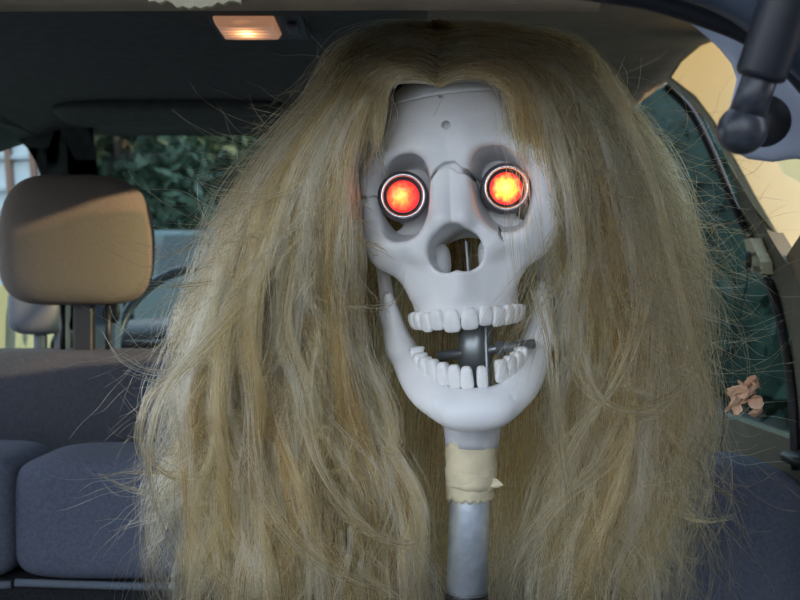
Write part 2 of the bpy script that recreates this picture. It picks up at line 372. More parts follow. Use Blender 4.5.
# middle seat with the big headrest
D2 = 1.38
ms = empty('middle_seat', (X(70, D2), D2, -.45)); tag(ms, 'slate grey seat back with a large taupe headrest on the left', 'car seat')
obj('backrest', superblock((X(90, D2), D2+.055, Z(355, D2)-.20), (.345, .06, .205), .16, 48, 28), M['fabric_dk'], ms)
def hw(v):
    t = v.z/.09
    s = 1.0 - .15*max(0, t)**2 - .06*max(0, -t)**2
    return Vector((v.x*s, v.y*(1-.15*t) + .018*(v.x/.105)**2, v.z))
hrx = X(65, D2)
obj('headrest', superblock((hrx, D2+.045, Z(238.5, D2)), (.1065, .048, .0925), .46, 48, 32, rot=Matrix.Rotation(R(6), 3, 'Z'), warp=hw), M['headrest'], ms)
obj('headrest_bracket', box((X(73, D2), D2+.05, Z(328, D2)), (.028, .02, .075)), M['plastic_dk'], ms, bevel=.004)
for px in (50, 97):
    obj('headrest_post', tube([(X(px, D2), D2+.052, Z(300, D2)), (X(px, D2), D2+.052, Z(362, D2))], .004, 10), M['plastic_dk'], ms)
# front seats seen in the gap under the headrest
D3 = 1.66
fs = empty('front_seat', (X(40, D3), D3, -.45)); tag(fs, 'grey front seat with small posts glimpsed under the taupe headrest', 'car seat')
obj('headrest', superblock((X(33, D3), D3+.03, Z(308, D3)), (.047, .04, .045), .55, 32, 20), M['plastic_grey'], fs)
obj('headrest_post', tube([(X(34, D3), D3+.03, Z(325, D3)), (X(34, D3), D3+.03, Z(372, D3))], .011, 12), M['plastic_grey'], fs)
obj('headrest_post', tube(curve_pts([(X(52, D3), D3+.03, Z(310, D3)), (X(56, D3), D3+.03, Z(335, D3)), (X(55, D3), D3+.03, Z(372, D3))], 12), .013, 12), M['plastic_grey'], fs)
obj('backrest', superblock((X(60, D3), D3+.04, Z(365, D3)-.17), (.22, .06, .17), .3, 32, 20), M['fabric_dk'], fs)
dp = empty('door_1', (X(100, 1.75), 1.75, -.45)); tag(dp, 'slate blue inner door panel glimpsed right of the headrest bracket', kind='structure')
fr = [P(x, y, 1.78) for x, y in ((84, 300), (92, 285), (122, 285), (118, 320), (116, 400), (82, 400))]
obj('door_panel', slab(fr, [p+Vector((0, .03, 0)) for p in fr]), M['blue_plastic'], dp, smooth=False, bevel=.008)
obj('pull_slot', box(P(90, 342, 1.772), (.006, .01, .04)), M['cream'], dp, smooth=False)
obj('speaker_recess', superblock(P(111, 312, 1.775), (.016, .008, .020), .7, 20, 12), M['plastic_dk'], dp)
# steering wheel
sw = empty('steering_wheel', P(195, 345, 1.95)); tag(sw, 'dark blue rimmed steering wheel half hidden by the wig', 'steering wheel')
q = Matrix.Rotation(R(-22), 3, 'X'); cw = P(196, 345, 1.95)
ring = [cw + q @ Vector((.155*math.cos(t), 0, .165*math.sin(t))) for t in np.linspace(0, 2*math.pi, 49)]
obj('rim', tube(ring, .0105, 12, cap=False), M['wheel'], sw)
obj('hub', superblock(cw + q @ Vector((0, .02, -.01)), (.065, .025, .05), .6, 28, 16), M['plastic_dk'], sw)
for t in (R(180), R(0), R(235), R(305)):
    obj('spoke', tube([cw + q @ Vector((.05*math.cos(t), .015, .05*math.sin(t))), cw + q @ Vector((.155*math.cos(t), 0, .165*math.sin(t)))], [.016, .009], 10), M['plastic_dk'], sw)
obj('column', tube([cw + q @ Vector((0, .02, 0)), cw + q @ Vector((0, .06, -.004))], .03, 16), M['plastic_dk'], sw)
# seat belt on the right
sb = empty('seat_belt', PW(768, 262)); tag(sb, 'black seat belt hanging from its shoulder anchor by the right window', 'seat belt')
pts = [PW(774, 266, .03), PW(768, 300, .03), PW(762, 350, .035), PW(757, 400, .04), PW(754, 462, .045)]
cp = curve_pts(pts, 20)
rows = [[p + Vector((dx*.4, dx, 0)) for dx in (-.006, .006)] for p in cp]
o = obj('strap', grid(rows), mat('belt_webbing', (.016, .016, .016), .8, bump=.5, bscale=900), sb); solidify(o, .0015, 0)
obj('anchor_ring', tube([PW(773, 262, .03) + Vector((.012*math.cos(t)*.4, .012*math.cos(t), .010*math.sin(t))) for t in np.linspace(0, 2*math.pi, 25)], .0028, 8, cap=False), M['plastic_dk'], sb)
ab = [(762, 240), (768, 238), (779, 262), (780, 274), (770, 272)]  # cream chip painting in the triangular glint beside the belt ring
obj('belt_glint', slab([PW(x, y, .022) for x, y in ab], [PW(x, y, .008) for x, y in ab]), M['cream'], sb, smooth=False)

# ------------------------------------------------------------------ dome lamp
dl = empty('dome_lamp', (-.165, 1.085, .295)); tag(dl, 'lit amber dome lamp on the dark headliner', 'lamp')
zc = .3080
top = [Vector((x, y, zc+.004)) for x, y in ((-.207, 1.095), (-.137, 1.095), (-.137, 1.172), (-.207, 1.172))]
bot = [Vector((x, y, zc-.006)) for x, y in ((-.203, 1.104), (-.141, 1.104), (-.141, 1.162), (-.203, 1.162))]
lens = slab(bot, top)
lm, lt, lb = new_mat('amber_lamp_lens')
co = lt.nodes.new('ShaderNodeTexCoord'); mp = lt.nodes.new('ShaderNodeMapping'); mp.inputs['Location'].default_value = (.174*32, -1.135*26, 0); mp.inputs['Scale'].default_value = (32, 26, 0)
ln_ = lt.nodes.new('ShaderNodeVectorMath'); ln_.operation = 'LENGTH'; lt.links.new(co.outputs['Object'], mp.inputs[0]); lt.links.new(mp.outputs[0], ln_.inputs[0])
lr = lt.nodes.new('ShaderNodeValToRGB'); es = lr.color_ramp.elements
es[0].position = .15; es[0].color = (3.2, 1.9, .75, 1); es[1].position = 1.0; es[1].color = (.18, .085, .045, 1)
e_ = es.new(.5); e_.color = (.75, .33, .13, 1)
nz = lt.nodes.new('ShaderNodeTexWave'); nz.inputs['Scale'].default_value = 26; nz.bands_direction = 'Y'; nz.inputs['Distortion'].default_value = 2
lt.links.new(co.outputs['Object'], nz.inputs['Vector'])
ma = lt.nodes.new('ShaderNodeMath'); ma.operation = 'MULTIPLY_ADD'; ma.inputs[1].default_value = .3; lt.links.new(nz.outputs['Fac'], ma.inputs[0]); lt.links.new(ln_.outputs['Value'], ma.inputs[2])
lt.links.new(ma.outputs[0], lr.inputs[0]); lt.links.new(lr.outputs[0], lb.inputs['Emission Color']); lb.inputs['Emission Strength'].default_value = 1.0
lb.inputs['Base Color'].default_value = (.5, .35, .25, 1); lb.inputs['Roughness'].default_value = .2
obj('lens', lens, lm, dl, smooth=False, bevel=.003)
obj('housing', slab([Vector((x, y, zc+.0035)) for x, y in ((-.213, 1.082), (-.108, 1.082), (-.108, 1.198), (-.213, 1.198))],
    [Vector((x, y, zc+.016)) for x, y in ((-.213, 1.082), (-.108, 1.082), (-.108, 1.198), (-.213, 1.198))]), M['plastic_dk'], dl, smooth=False, bevel=.002)
obj('switch', box((-.122, 1.140, zc+.001), (.012, .03, .006)), M['plastic_grey'], dl, bevel=.002)

# ------------------------------------------------------------------ the place outside
tag(obj('ground', box((0, 20, -1.30), (90, 90, .1)), mat('asphalt', (.10, .10, .10), .9, var=.2, vscale=2, bump=.4, bscale=60), smooth=False), 'grey asphalt ground around the car', kind='structure')
bd = empty('building', (-7.5, 11, -1.25)); tag(bd, 'pale building with brown framed panels outside the left window', 'building')
wallm = mat('pale_blue_cladding', (.62, .68, .74), .8, var=.06, vscale=2)
brown = mat('reddish_brown_frame', (.22, .12, .09), .7)
BY = 14.0
obj('wall', box((-11.25, BY+.5, 2.0), (13, 1.0, 6.6)), wallm, bd, smooth=False)
for i in range(7):
    px = -88 + i*24.5
    x = X(px, BY)
    obj('mullion', box((x, BY-.05, 2.0), (.075, .12, 6.4), Matrix.Rotation(R(-4 if i > 2 else -5), 3, 'Y')), brown, bd, smooth=False)
for py in (60, 95, 130, 158, 190, 225):
    obj('rail', box((-11.25, BY-.04, Z(py, BY)), (13, .1, .05)), mat('pale_rail', (.42, .46, .50), .7) if py == 60 else bpy.data.materials['pale_rail'], bd, smooth=False)
obj('roof_edge', box((-11.25, BY+.45, 5.4), (13.3, 1.3, .25)), brown, bd, smooth=False)
nh = empty('light_blocker', (4.2, -4.6, -1.25)); tag(nh, 'brown block added out of view at right to shade wig and strut', 'building')  # unseen mass added to keep sky off the wig and sun off the strut
obj('wall', box((4.0, -4.5, .9), (5.2, 6.5, 4.3)), mat('blocker_brown', (.10, .08, .06), .9, var=.1, vscale=2), nh, smooth=False)  # body of the added unseen light blocker
rg = [Vector((1.2, y, 3.05)) for y in (-8, -1.0)] + [Vector((6.8, y, 3.05)) for y in (-1.0, -8)]
bq_ = bmesh.new(); vv = [bq_.verts.new(p) for p in rg]; r1_, r2_ = bq_.verts.new((4, -8, 4.6)), bq_.verts.new((4, -1.0, 4.6))
for f_ in ((vv[0], vv[1], r2_, r1_), (vv[3], vv[2], r2_, r1_), (vv[1], vv[2], r2_), (vv[0], vv[3], r1_), tuple(vv)): bq_.faces.new(f_)
obj('roof', bq_, mat('blocker_roof', (.05, .045, .045), .9), nh, smooth=False)  # top of the added unseen light blocker
leafm = mat('dark_leaf', (.022, .050, .030), .6, col2=(.055, .10, .06), vscale=.9)
bark = mat('bark', (.06, .05, .04), .95, bump=.8, bscale=20)
def crown_mesh(name, c, r, n, size, rng):
    pts = rng.normal(size=(n, 3)); pts /= np.linalg.norm(pts, axis=1)[:, None]
    rad = rng.random(n)**.45
    # lumpy crown: the leaves sit around several boughs
    lob = rng.normal(size=(14, 3)); lob /= np.linalg.norm(lob, axis=1)[:, None]
    k = rng.integers(0, 14, n)
    p = np.array(c) + (lob[k]*.62 + pts*rad[:, None]*.48)*np.array(r)
    a = rng.normal(size=(n, 3)); a /= np.linalg.norm(a, axis=1)[:, None]
    b2 = np.cross(a, rng.normal(size=(n, 3))); b2 /= np.linalg.norm(b2, axis=1)[:, None]
    s = size*(.6+.8*rng.random(n))[:, None]
    v = np.stack([p - a*s, p + b2*s*.45 + a*s*.05, p + a*s, p - b2*s*.45 + a*s*.05], 1).reshape(-1, 3)
    me = bpy.data.meshes.new(name); me.vertices.add(n*4); me.vertices.foreach_set('co', v.astype(np.float32).ravel())
    me.loops.add(n*4); me.loops.foreach_set('vertex_index', np.arange(n*4, dtype=np.int32)); me.polygons.add(n)
    me.polygons.foreach_set('loop_start', np.arange(0, n*4, 4, dtype=np.int32)); me.polygons.foreach_set('loop_total', np.full(n, 4, np.int32))
    me.update(); me.validate(); return me
def tree(name, x, y, h, r, label, n=9000, size=.16, group=None):
    t = empty(name, (x, y, -1.25)); tag(t, label, 'tree', group)
    obj('trunk', tube(curve_pts([(x, y, -1.25), (x+.1, y, h*.25), (x-.05, y, h*.55)], 8), [.2-.012*i for i in range(9)], 10), bark, t)
    for k in range(4):
        an = k*1.6+x
        obj('bough', tube([(x, y, h*.28), (x+r*.5*math.cos(an), y+r*.5*math.sin(an), h*.62)], [.09, .03], 8), bark, t)
    o = obj('crown', crown_mesh('crown', (x, y, h*.45), (r, r, h*.55), n, size, np.random.default_rng(int(abs(x*37+y*11)))), leafm, t, smooth=False)
    o['kind'] = 'stuff'
    return t
tree('broadleaf_tree', -4.75, 17.2, 5.6, 1.75, 'dark green tree seen through the windscreen beside the headrest', 14000, .15)
tree('broadleaf_tree', -3.9, 21.2, 7.0, 2.1, 'taller dark green tree farther off, at the wig edge in the windscreen', 15000, .16)
# hedge behind the windscreen trees and beside the right window
def hedge(name, c, r, n, label):
    rng = np.random.default_rng(n)
    h = empty(name, (c[0], c[1], -1.25)); tag(h, label, 'hedge')
    p = (rng.random((n, 3))*2-1)*np.array(r)+np.array(c)
    a = rng.normal(size=(n, 3)); a /= np.linalg.norm(a, axis=1)[:, None]; b2 = np.cross(a, rng.normal(size=(n, 3))); b2 /= np.linalg.norm(b2, axis=1)[:, None]
    s = .12*(.6+.8*rng.random(n))[:, None]
    v = np.stack([p-a*s, p+b2*s*.5, p+a*s, p-b2*s*.5], 1).reshape(-1, 3)
    me = bpy.data.meshes.new('foliage'); me.from_pydata(v.tolist(), [], [(4*i, 4*i+1, 4*i+2, 4*i+3) for i in range(n)])
    o = obj('foliage', me, leafm, h, smooth=False); o['kind'] = 'stuff'
    b = box(c, (r[0]*1.7, r[1]*1.7, r[2]*1.8)); obj('core', b, leafm, h, smooth=False)
hedge('hedge', (-2.0, 25.5, .8), (9, .8, 2.2), 12000, 'dense dark hedge closing the view beyond the windscreen trees')
hedge('hedge', (4.3, 11, 1.6), (.7, 7.0, 2.85), 9000, 'dense dark hedge outside the right side window')
# parked car far ahead, tail towards us
pc = empty('parked_car', (-2.2, 9.3, -1.25)); tag(pc, 'grey green parked car with a red tail light beyond the windscreen', 'car')
cm = mat('grey_green_paint', (.075, .11, .11), .45)
cxx, cy = -1.74, 9.4
prof = [(0, -1.0), (0, -.10), (.06, .08), (.22, .52), (1.5, .60), (2.4, .10), (3.5, -.10), (3.6, -1.0)]
obj('body', slab([Vector((cxx-.78, cy+y, z+.15)) for y, z in prof], [Vector((cxx+.78, cy+y, z+.15)) for y, z in prof]), cm, pc, smooth=False, bevel=.08)
gl = [(-.56, .07, .26), (.56, .07, .26), (.52, .20, .62), (-.52, .20, .62)]
obj('rear_window', slab([Vector((cxx+x, cy+y-.015, z)) for x, y, z in gl], [Vector((cxx+x, cy+y+.02, z)) for x, y, z in gl]), mat('dark_car_glass', (.03, .045, .045), .1), pc, smooth=False)
redm = mat('red_tail_light', (.75, .10, .03), .3); redm.node_tree.nodes['Principled BSDF'].inputs['Emission Color'].default_value = (1, .16, .04, 1); redm.node_tree.nodes['Principled BSDF'].inputs['Emission Strength'].default_value = .9
for sx in (-1, 1):
    obj('tail_light', superblock((cxx+sx*.68, cy+.09, .50), (.07, .07, .085), .5, 20, 12), redm, pc)
    for yy in (.6, 2.9):
        obj('wheel', lathe([(0, -.09), (.28, -.09), (.31, -.05), (.31, .05), (.28, .09), (0, .09)], 24, Vector((1, 0, 0)), Vector((cxx+sx*.72, cy+yy, -.94))), M['rubber'], pc)
obj('bumper', superblock((cxx, cy-.03, -.62), (.80, .10, .14), .35), cm, pc)

# ------------------------------------------------------------------ the skull (local unit = 0.72 mm, x right, y away from the camera, z up)
S = .00072
SK_LOC = Vector((.0374 + 3*S, .72, .036)); SK_ROT = (0, R(-4.4), R(-10))
def sd_ell(p, c, r):
    q = [(p[i]-c[i])/r[i] for i in range(3)]
    k0 = np.sqrt(q[0]**2+q[1]**2+q[2]**2)+1e-6
    k1 = np.sqrt((q[0]/r[0])**2+(q[1]/r[1])**2+(q[2]/r[2])**2)+1e-9
    return k0*(k0-1)/k1
def sd_cap(p, a, b, ra, rb=None):
    rb = ra if rb is None else rb
    ab = [b[i]-a[i] for i in range(3)]; L = sum(v*v for v in ab)
    h = np.clip(sum((p[i]-a[i])*ab[i] for i in range(3))/L, 0, 1)
    return np.sqrt(sum((p[i]-a[i]-ab[i]*h)**2 for i in range(3))) - (ra+(rb-ra)*h)
def smin(a, b, k): 
    h = np.maximum(k-np.abs(a-b), 0)/k
    return np.minimum(a, b) - h*h*k*.25
def smax(a, b, k): return -smin(-a, -b, k)
def surface_nets(F, o, h):
    ins = F < 0
    c = np.zeros(tuple(n-1 for n in F.shape), np.uint8)
    for dx in (0, 1):
        for dy in (0, 1):
            for dz in (0, 1):
                c += ins[dx:F.shape[0]-1+dx, dy:F.shape[1]-1+dy, dz:F.shape[2]-1+dz]
    act = (c > 0) & (c < 8); idx = np.argwhere(act); N = len(idx)
    ids = np.full(c.shape, -1, np.int32); ids[act] = np.arange(N)
    cor = {(a, b, d): F[idx[:, 0]+a, idx[:, 1]+b, idx[:, 2]+d] for a in (0, 1) for b in (0, 1) for d in (0, 1)}
    acc = np.zeros((N, 3)); cnt = np.zeros(N)
    ks = list(cor)
    for i in range(8):
        for j in range(i+1, 8):
            if sum(abs(ks[i][t]-ks[j][t]) for t in range(3)) != 1: continue
            f0, f1 = cor[ks[i]], cor[ks[j]]; m_ = (f0 < 0) != (f1 < 0)
            t = np.where(m_, f0/np.where(m_, f0-f1, 1), 0)
            pt = np.array(ks[i])[None] + (np.array(ks[j])-np.array(ks[i]))[None]*t[:, None]
            acc += pt*m_[:, None]; cnt += m_
    V = (idx + acc/cnt[:, None])*h + np.array(o)
    Q = []
    for ax in range(3):
        sl0 = [slice(None)]*3; sl1 = [slice(None)]*3; sl0[ax] = slice(0, -1); sl1[ax] = slice(1, None)
        a_, b_ = ins[tuple(sl0)], ins[tuple(sl1)]
        u, v = [(1, 2), (2, 0), (0, 1)][ax]
        e = np.argwhere(a_ != b_)
        ok = (e[:, u] > 0) & (e[:, v] > 0) & (e[:, u] < F.shape[u]-1) & (e[:, v] < F.shape[v]-1); e = e[ok]
        fl = a_[e[:, 0], e[:, 1], e[:, 2]]
        def g(du, dv):
            q_ = e.copy(); q_[:, u] += du; q_[:, v] += dv; return ids[q_[:, 0], q_[:, 1], q_[:, 2]]
        q4 = np.stack([g(-1, -1), g(0, -1), g(0, 0), g(-1, 0)], 1)
        q4[~fl] = q4[~fl][:, ::-1]; Q.append(q4)
    return V, np.concatenate(Q)
def sdf_mesh(name, fn, lo, hi, h):
    ax = [np.arange(lo[i], hi[i]+h, h, dtype=np.float32) for i in range(3)]
    p = [ax[0][:, None, None], ax[1][None, :, None], ax[2][None, None, :]]
    F = np.broadcast_to(fn(p), tuple(len(a) for a in ax)).astype(np.float32)
    V, Q = surface_nets(F, lo, h)
    me = bpy.data.meshes.new(name); n = len(Q)
    me.vertices.add(len(V)); me.vertices.foreach_set('co', (V*S).astype(np.float32).ravel())
    me.loops.add(n*4); me.loops.foreach_set('vertex_index', Q.astype(np.int32).ravel())
    me.polygons.add(n); me.polygons.foreach_set('loop_start', np.arange(0, n*4, 4, dtype=np.int32)); me.polygons.foreach_set('loop_total', np.full(n, 4, np.int32))
    me.polygons.foreach_set('use_smooth', np.ones(n, bool)); me.update(); me.validate()
    return me
def crack2d(p, path, w):
    e = None
    for i in range(len(path)-1):
        (x0, z0), (x1, z1) = path[i], path[i+1]; L = (x1-x0)**2+(z1-z0)**2
        h = np.clip(((p[0]-x0)*(x1-x0)+(p[2]-z0)*(z1-z0))/L, 0, 1)
        w0, w1 = (w, w) if not isinstance(w, (list, tuple)) else (w[i], w[i+1])
        q_ = np.sqrt((p[0]-x0-(x1-x0)*h)**2+(p[2]-z0-(z1-z0)*h)**2) - (w0+(w1-w0)*h)
        e = q_ if e is None else np.minimum(e, q_)
    return e
def skull_sdf(p):
    ax_ = np.abs(p[0]); pa = [ax_, p[1], p[2]]                     # mirrored halves
    d = sd_ell(p, (0, 128, 108), (97, 122, 100))
    d = smin(d, sd_ell(p, (0, 70, 112), (82, 68, 88)), 20)          # frontal bone
    d = smin(d, sd_cap(pa, (20, 14, 104), (72, 26, 99), 9, 9), 24)  # brow ridge
    d = smin(d, sd_ell(p, (0, 54, -2), (66, 50, 52)), 26)           # maxilla
    d = smin(d, sd_ell(pa, (72, 38, 12), (25, 26, 28)), 20)         # cheek bone
    d = smin(d, sd_cap(pa, (90, 42, 22), (89, 36, 90), 10, 11), 18) # outer orbit rim
    d = smin(d, sd_cap(pa, (62, 18, 10), (34, 12, 18), 13, 12), 16) # lower orbit rim
    d = smin(d, sd_cap(pa, (86, 48, 8), (96, 135, 12), 9, 8), 10)   # arch towards the ear
    d = smin(d, sd_cap(pa, (54, 38, 0), (44, 34, -38), 15, 11), 18)  # side of the maxilla
    r2 = np.sqrt((p[0]/55)**2 + ((p[1]-62)/59)**2)                  # alveolar arch
    alv = np.maximum((r2-1)*52, np.abs(p[2]+40)-29)
    d = smin(d, smax(alv, -((r2-.62)*40), 4), 14)
    d = smin(d, sd_cap(pa, (7, 22, 86), (9, -1, 32), 15, 14), 20)   # nasal bones
    d = smin(d, sd_cap(pa, (14, 16, 66), (34, 14, 4), 9, 11), 16)   # flare of the nose sides
    d = smin(d, sd_cap(p, (0, 7, -26), (0, 8, -42), 6, 5), 20)
    oz = p[2]-58; ox = ax_-49 + oz*.12                              # orbits
    orb = (np.sqrt((np.abs(ox)/27)**2.5 + (np.abs(oz)/44)**2.5 + 1e-6)-1)*24 + np.maximum(p[1]-16, 0)*.14
    d = smax(d, -np.maximum(orb, p[1]-58), 6)
    e2 = lambda cx, cz, rx, rz: (np.sqrt(((ax_-cx)/rx)**2+((p[2]-cz)/rz)**2)-1)*min(rx, rz)
    nose = smin(smin(e2(9, -5, 18, 17), e2(0, 9, 17, 17), 8), e2(5, 2, 22, 18), 4)
    d = smax(d, -np.maximum(nose, p[1]-120), 4)
    d = smax(d, -sd_ell(p, (0, 150, 95), (76, 80, 70)), 6)          # empty brain case
    d = smax(d, -sd_ell(p, (0, 82, -58), (42, 62, 30)), 5)          # palate
    d = smax(d, -sd_ell(p, (0, 165, -25), (60, 60, 60)), 8)         # open underside
    d = smax(d, -sd_ell(pa, (116, 104, 60), (22, 44, 40)), 10)      # temple hollow
    d = smax(d, -sd_ell(pa, (88, 44, -50), (16, 44, 20)), 14)       # hollow under the cheek
    # break above the nose, old cracks, screw holes, saw line of the skull cap
    d0 = d
    br = [(-24, 66), (-19, 74), (-12, 82), (-3, 86), (5, 85), (11, 79), (18, 77), (24, 71), (29, 62), (34, 55), (37, 48)]
    d = smax(d, -np.maximum(crack2d(p, br, [.8, 1.2, 1.6, 2.6, 3.6, 3.2, 2.8, 2.4, 2.2, 2, 1.6]), -(d0+7)), 1)
    d = smax(d, -np.maximum(crack2d(p, [(-100, 66), (-90, 63), (-84, 64), (-74, 62)], [1.6, 1.3, 1.2, .8]), -(d0+4)), .6)
    d = smax(d, -np.maximum(crack2d(p, [(42, 22), (45, 16), (45, 12), (49, 4)], [1.0, 1.3, 1.2, .9]), -(d0+4)), .6)
    d = smax(d, -np.maximum(crack2d(p, [(0, 126), (.6, 126)], 3.9), -(d0+12)), 1)
    d = smax(d, -np.maximum(crack2d(p, [(-3, 157), (-3.4, 157)], 1.9), -(d0+6)), .6)
    d = smax(d, -np.maximum(np.abs(p[2]-160-.03*p[0])-.9, -(d0+1.6)), .5)
    return d
skull = empty('skull', SK_LOC, SK_ROT)
tag(skull, 'white plastic skull with broken nose bridge and gaping jaw on a steel pipe', 'skull')
cranium = obj('cranium', sdf_mesh('cranium', skull_sdf, (-112, -26, -72), (112, 256, 212), 1.35), M['bone'], skull, world=False)
# upper teeth, one mesh each, hanging from the dental arch
def tooth(w, h, t, rng, chip=0.0):
    b = superblock((0, 0, 0), (w/2, t/2, h/2), .55, 20, 14)
    for v in b.verts:
        k = (v.co.z/(h/2)+1)/2
        v.co.x *= (.80+.22*(1-k)); v.co.y *= (.55+.5*k)
        v.co.y += -t*.12*math.sin(k*3.1)
    return b
def set_tooth(x, y, z, ang, w, h, t, par, tilt=0.0):
    b = tooth(w, h, t, RNG)
    M4 = Matrix.Translation((x, y, z)) @ Matrix.Rotation(ang, 4, 'Z') @ Matrix.Rotation(tilt, 4, 'X')
    b.transform(Matrix.Scale(S, 4) @ M4)
    return obj('tooth', b, M['tooth'], par, world=False)
ws_u = [17, 14.5, 14, 13, 12.5, 14, 13]
for s_ in (-1, 1):
    a = 0.0
    for i, w in enumerate(ws_u):
        # walk along the ellipse of the arch
        def at(t): return Vector((55*math.sin(t), 62-60*math.cos(t), 0))
        L = 0; t0 = a
        while L < w*.5: L += (at(t0+.01)-at(t0)).length; t0 += .01
        mid = t0
        while L < w: L += (at(t0+.01)-at(t0)).length; t0 += .01
        a = t0
        q_ = at(mid); tn = at(mid+.01)-at(mid-.01)
        ang = math.atan2(tn.y, tn.x)*1
        hh = [23, 21, 22, 20, 19, 18, 17][i] + random.uniform(-1.5, 1.5)
        set_tooth(s_*q_.x, q_.y+1.5+random.uniform(-.6, .6), -64-hh*.25+random.uniform(-.8, .8)+[0, 1, 0, 1, 1, 1, 1][i], s_*ang, w*1.12, hh, 11 if i < 3 else 14, skull)
# lower jaw, dropped open and swung a little aside
JAW = Matrix.Translation(Vector((7*S, 0, 0)))
def jaw_sdf(p):
    ax_ = np.abs(p[0]); pa = [ax_, p[1], p[2]]
    def chain(pts, rads, n=18):
        c_ = curve_pts(pts, n); e = None; r_ = np.interp(np.linspace(0, 1, n+1), np.linspace(0, 1, len(rads)), rads)
        for i in range(n):
            q_ = sd_cap(pa, c_[i], c_[i+1], r_[i], r_[i+1]); e = q_ if e is None else np.minimum(e, q_)
        return e
    d = chain([(-20, 5, -163), (0, 4, -164), (19, 6, -163), (37, 14, -157), (54, 31, -145), (66, 55, -128), (75, 80, -106), (80, 98, -84)], [13, 13, 13, 13, 12.5, 12, 11, 10])
    d = smin(d, chain([(-20, 10, -149), (0, 9, -150), (20, 11, -149), (37, 20, -142), (50, 40, -129), (59, 62, -115), (67, 84, -101)], [9.5]*7), 16)
    d = smin(d, sd_ell(p, (0, 0, -165), (24, 9, 10)), 26)           # chin
    for (u, v, ra, rb) in (((77, 92, -98), (85, 100, -60), 12, 9), ((85, 100, -60), (91, 112, 4), 9, 7), ((75, 84, -98), (84, 86, -40), 9, 5)): d = smin(d, sd_cap(pa, u, v, ra, rb), 14)
    d = smax(d, -sd_ell(pa, (38, -4, -150), (2, 3, 2)), 4)
    return d
jaw = obj('jaw', sdf_mesh('jaw', jaw_sdf, (-112, -24, -186), (112, 136, 16), 1.35), M['bone'], skull, world=False)
jaw.location = (9*S, 0, 0); jaw.rotation_euler = (0, 0, R(7))
def low(t): return Vector((56*math.sin(t), 66-60*math.cos(t), 0))
def lower_tooth(t, w, h, th, drop=0.0, side=1):
    q_ = low(abs(t)); tn = low(abs(t)+.01)-low(abs(t)-.01); ang = math.atan2(tn.y, tn.x); sg = 1 if t >= 0 else -1
    z = -137 + (q_.y-6)*.52 + h*.34 - drop
    set_tooth(sg*q_.x, q_.y, z, sg*ang, w*1.12, h, th, jaw)
for t, w, h, th in ((-.12, 13, 24, 10), (-.34, 13, 25, 10), (-.56, 13.5, 25, 11), (-.78, 13, 24, 12), (-.99, 13, 21, 15), (-1.20, 14, 19, 17), (-1.43, 15, 18, 18),
                    (.15, 11, 23, 10), (.52, 14, 24, 11), (.73, 13, 23, 12), (.94, 13, 21, 14), (1.15, 14, 19, 16), (1.38, 15, 18, 17)):
    lower_tooth(t, w, h, th)
# works inside the mouth: cross bolt and operating wire
def K(x, y, z): return Vector((x*S, y*S, z*S))
obj('cross_bolt', tube([K(-34, 60, -108), K(70, 52, -101)], 5.2*S, 14), M['bolt'], skull, world=False)
obj('bolt_nut', lathe([(0, 0), (9*S, 0), (9*S, 8*S), (0, 8*S)], 6, Vector((1, -.1, .05)), K(30, 55, -104)), M['bolt'], skull, smooth=False, world=False)
obj('jaw_wire', tube(curve_pts([K(22, 42, -40), K(21, 40, -80), K(20, 30, -128), K(20, 24, -146)], 12), 1.9*S, 8), M['bolt'], skull, world=False)

sp_ = bmesh.new(); bm_box(sp_, K(3, 96, -6), (2.5*S, 30*S, 40*S)); obj('nasal_septum', sp_, M['bone'], skull, world=False, bevel=.0008)
for x_, w_ in ((-23, 9), (24, 8)):
    obj('nasal_shell', superblock(K(x_, 74, -6), (w_*S, 20*S, 18*S), .8, 20, 14), M['bone'], skull, world=False)
# glowing eyes
def led(px, py, d, label, scale, stops, strength, dx):
    c = P(px, py, d); e = empty('led_eye', c); tag(e, label, 'led light', 'glowing eyes in the sockets')
    ax = (Vector((-.02, -1, -.01))).normalized(); q = ax.to_track_quat('Z', 'Y')
    e.rotation_mode = 'QUATERNION'; e.rotation_quaternion = q; e.rotation_euler = q.to_euler(); e.rotation_mode = 'XYZ'
    r = scale
    h = obj('housing', lathe([(0, -.030), (r*1.02, -.030), (r*1.08, -.012), (r*1.10, -.004), (r*.99, -.0005), (r*.80, -.0005), (r*.74, -.004), (r*.70, -.006), (0, -.006)], 40), M['led_body'], e, world=False)
    obj('bezel', lathe([(r*.84, -.0006), (r*.86, .0014), (r*.92, .0018), (r*.96, .0008), (r*.97, -.0008)], 48), M['chrome'], e, world=False)
    obj('inner_ring', lathe([(r*.76, -.003), (r*.74, -.0012), (r*.70, -.0014), (r*.69, -.0045)], 40), M['darksteel'], e, world=False)
    prof = [(r*.71*math.sin(a), -.0058 + r*.30*math.cos(a)) for a in np.linspace(math.pi/2, 0, 10)]
    prof[-1] = (0, prof[-1][1])
    obj('lens', lathe(prof, 40), emit_mat('lens_glow', stops, strength, 420, radius=r*.71, dx=dx), e, world=False)
    return e
# in the sockets, a little in front of their back walls
led(403, 196, .735, 'red glowing eye lamp with chrome ring in the left socket', .0172,
    [(0.0, (1.0, .62, .12)), (.30, (1.0, .36, .05)), (.62, (1.0, .10, .035)), (1.1, (.70, .02, .02))], 1.5, .15)
led(506.5, 188, .733, 'yellow orange glowing eye lamp with chrome ring in the right socket', .0172,
    [(0.0, (1.0, .78, .14)), (.45, (1.0, .48, .05)), (.80, (1.0, .13, .03)), (1.15, (.8, .02, .02))], 2.0, 0)

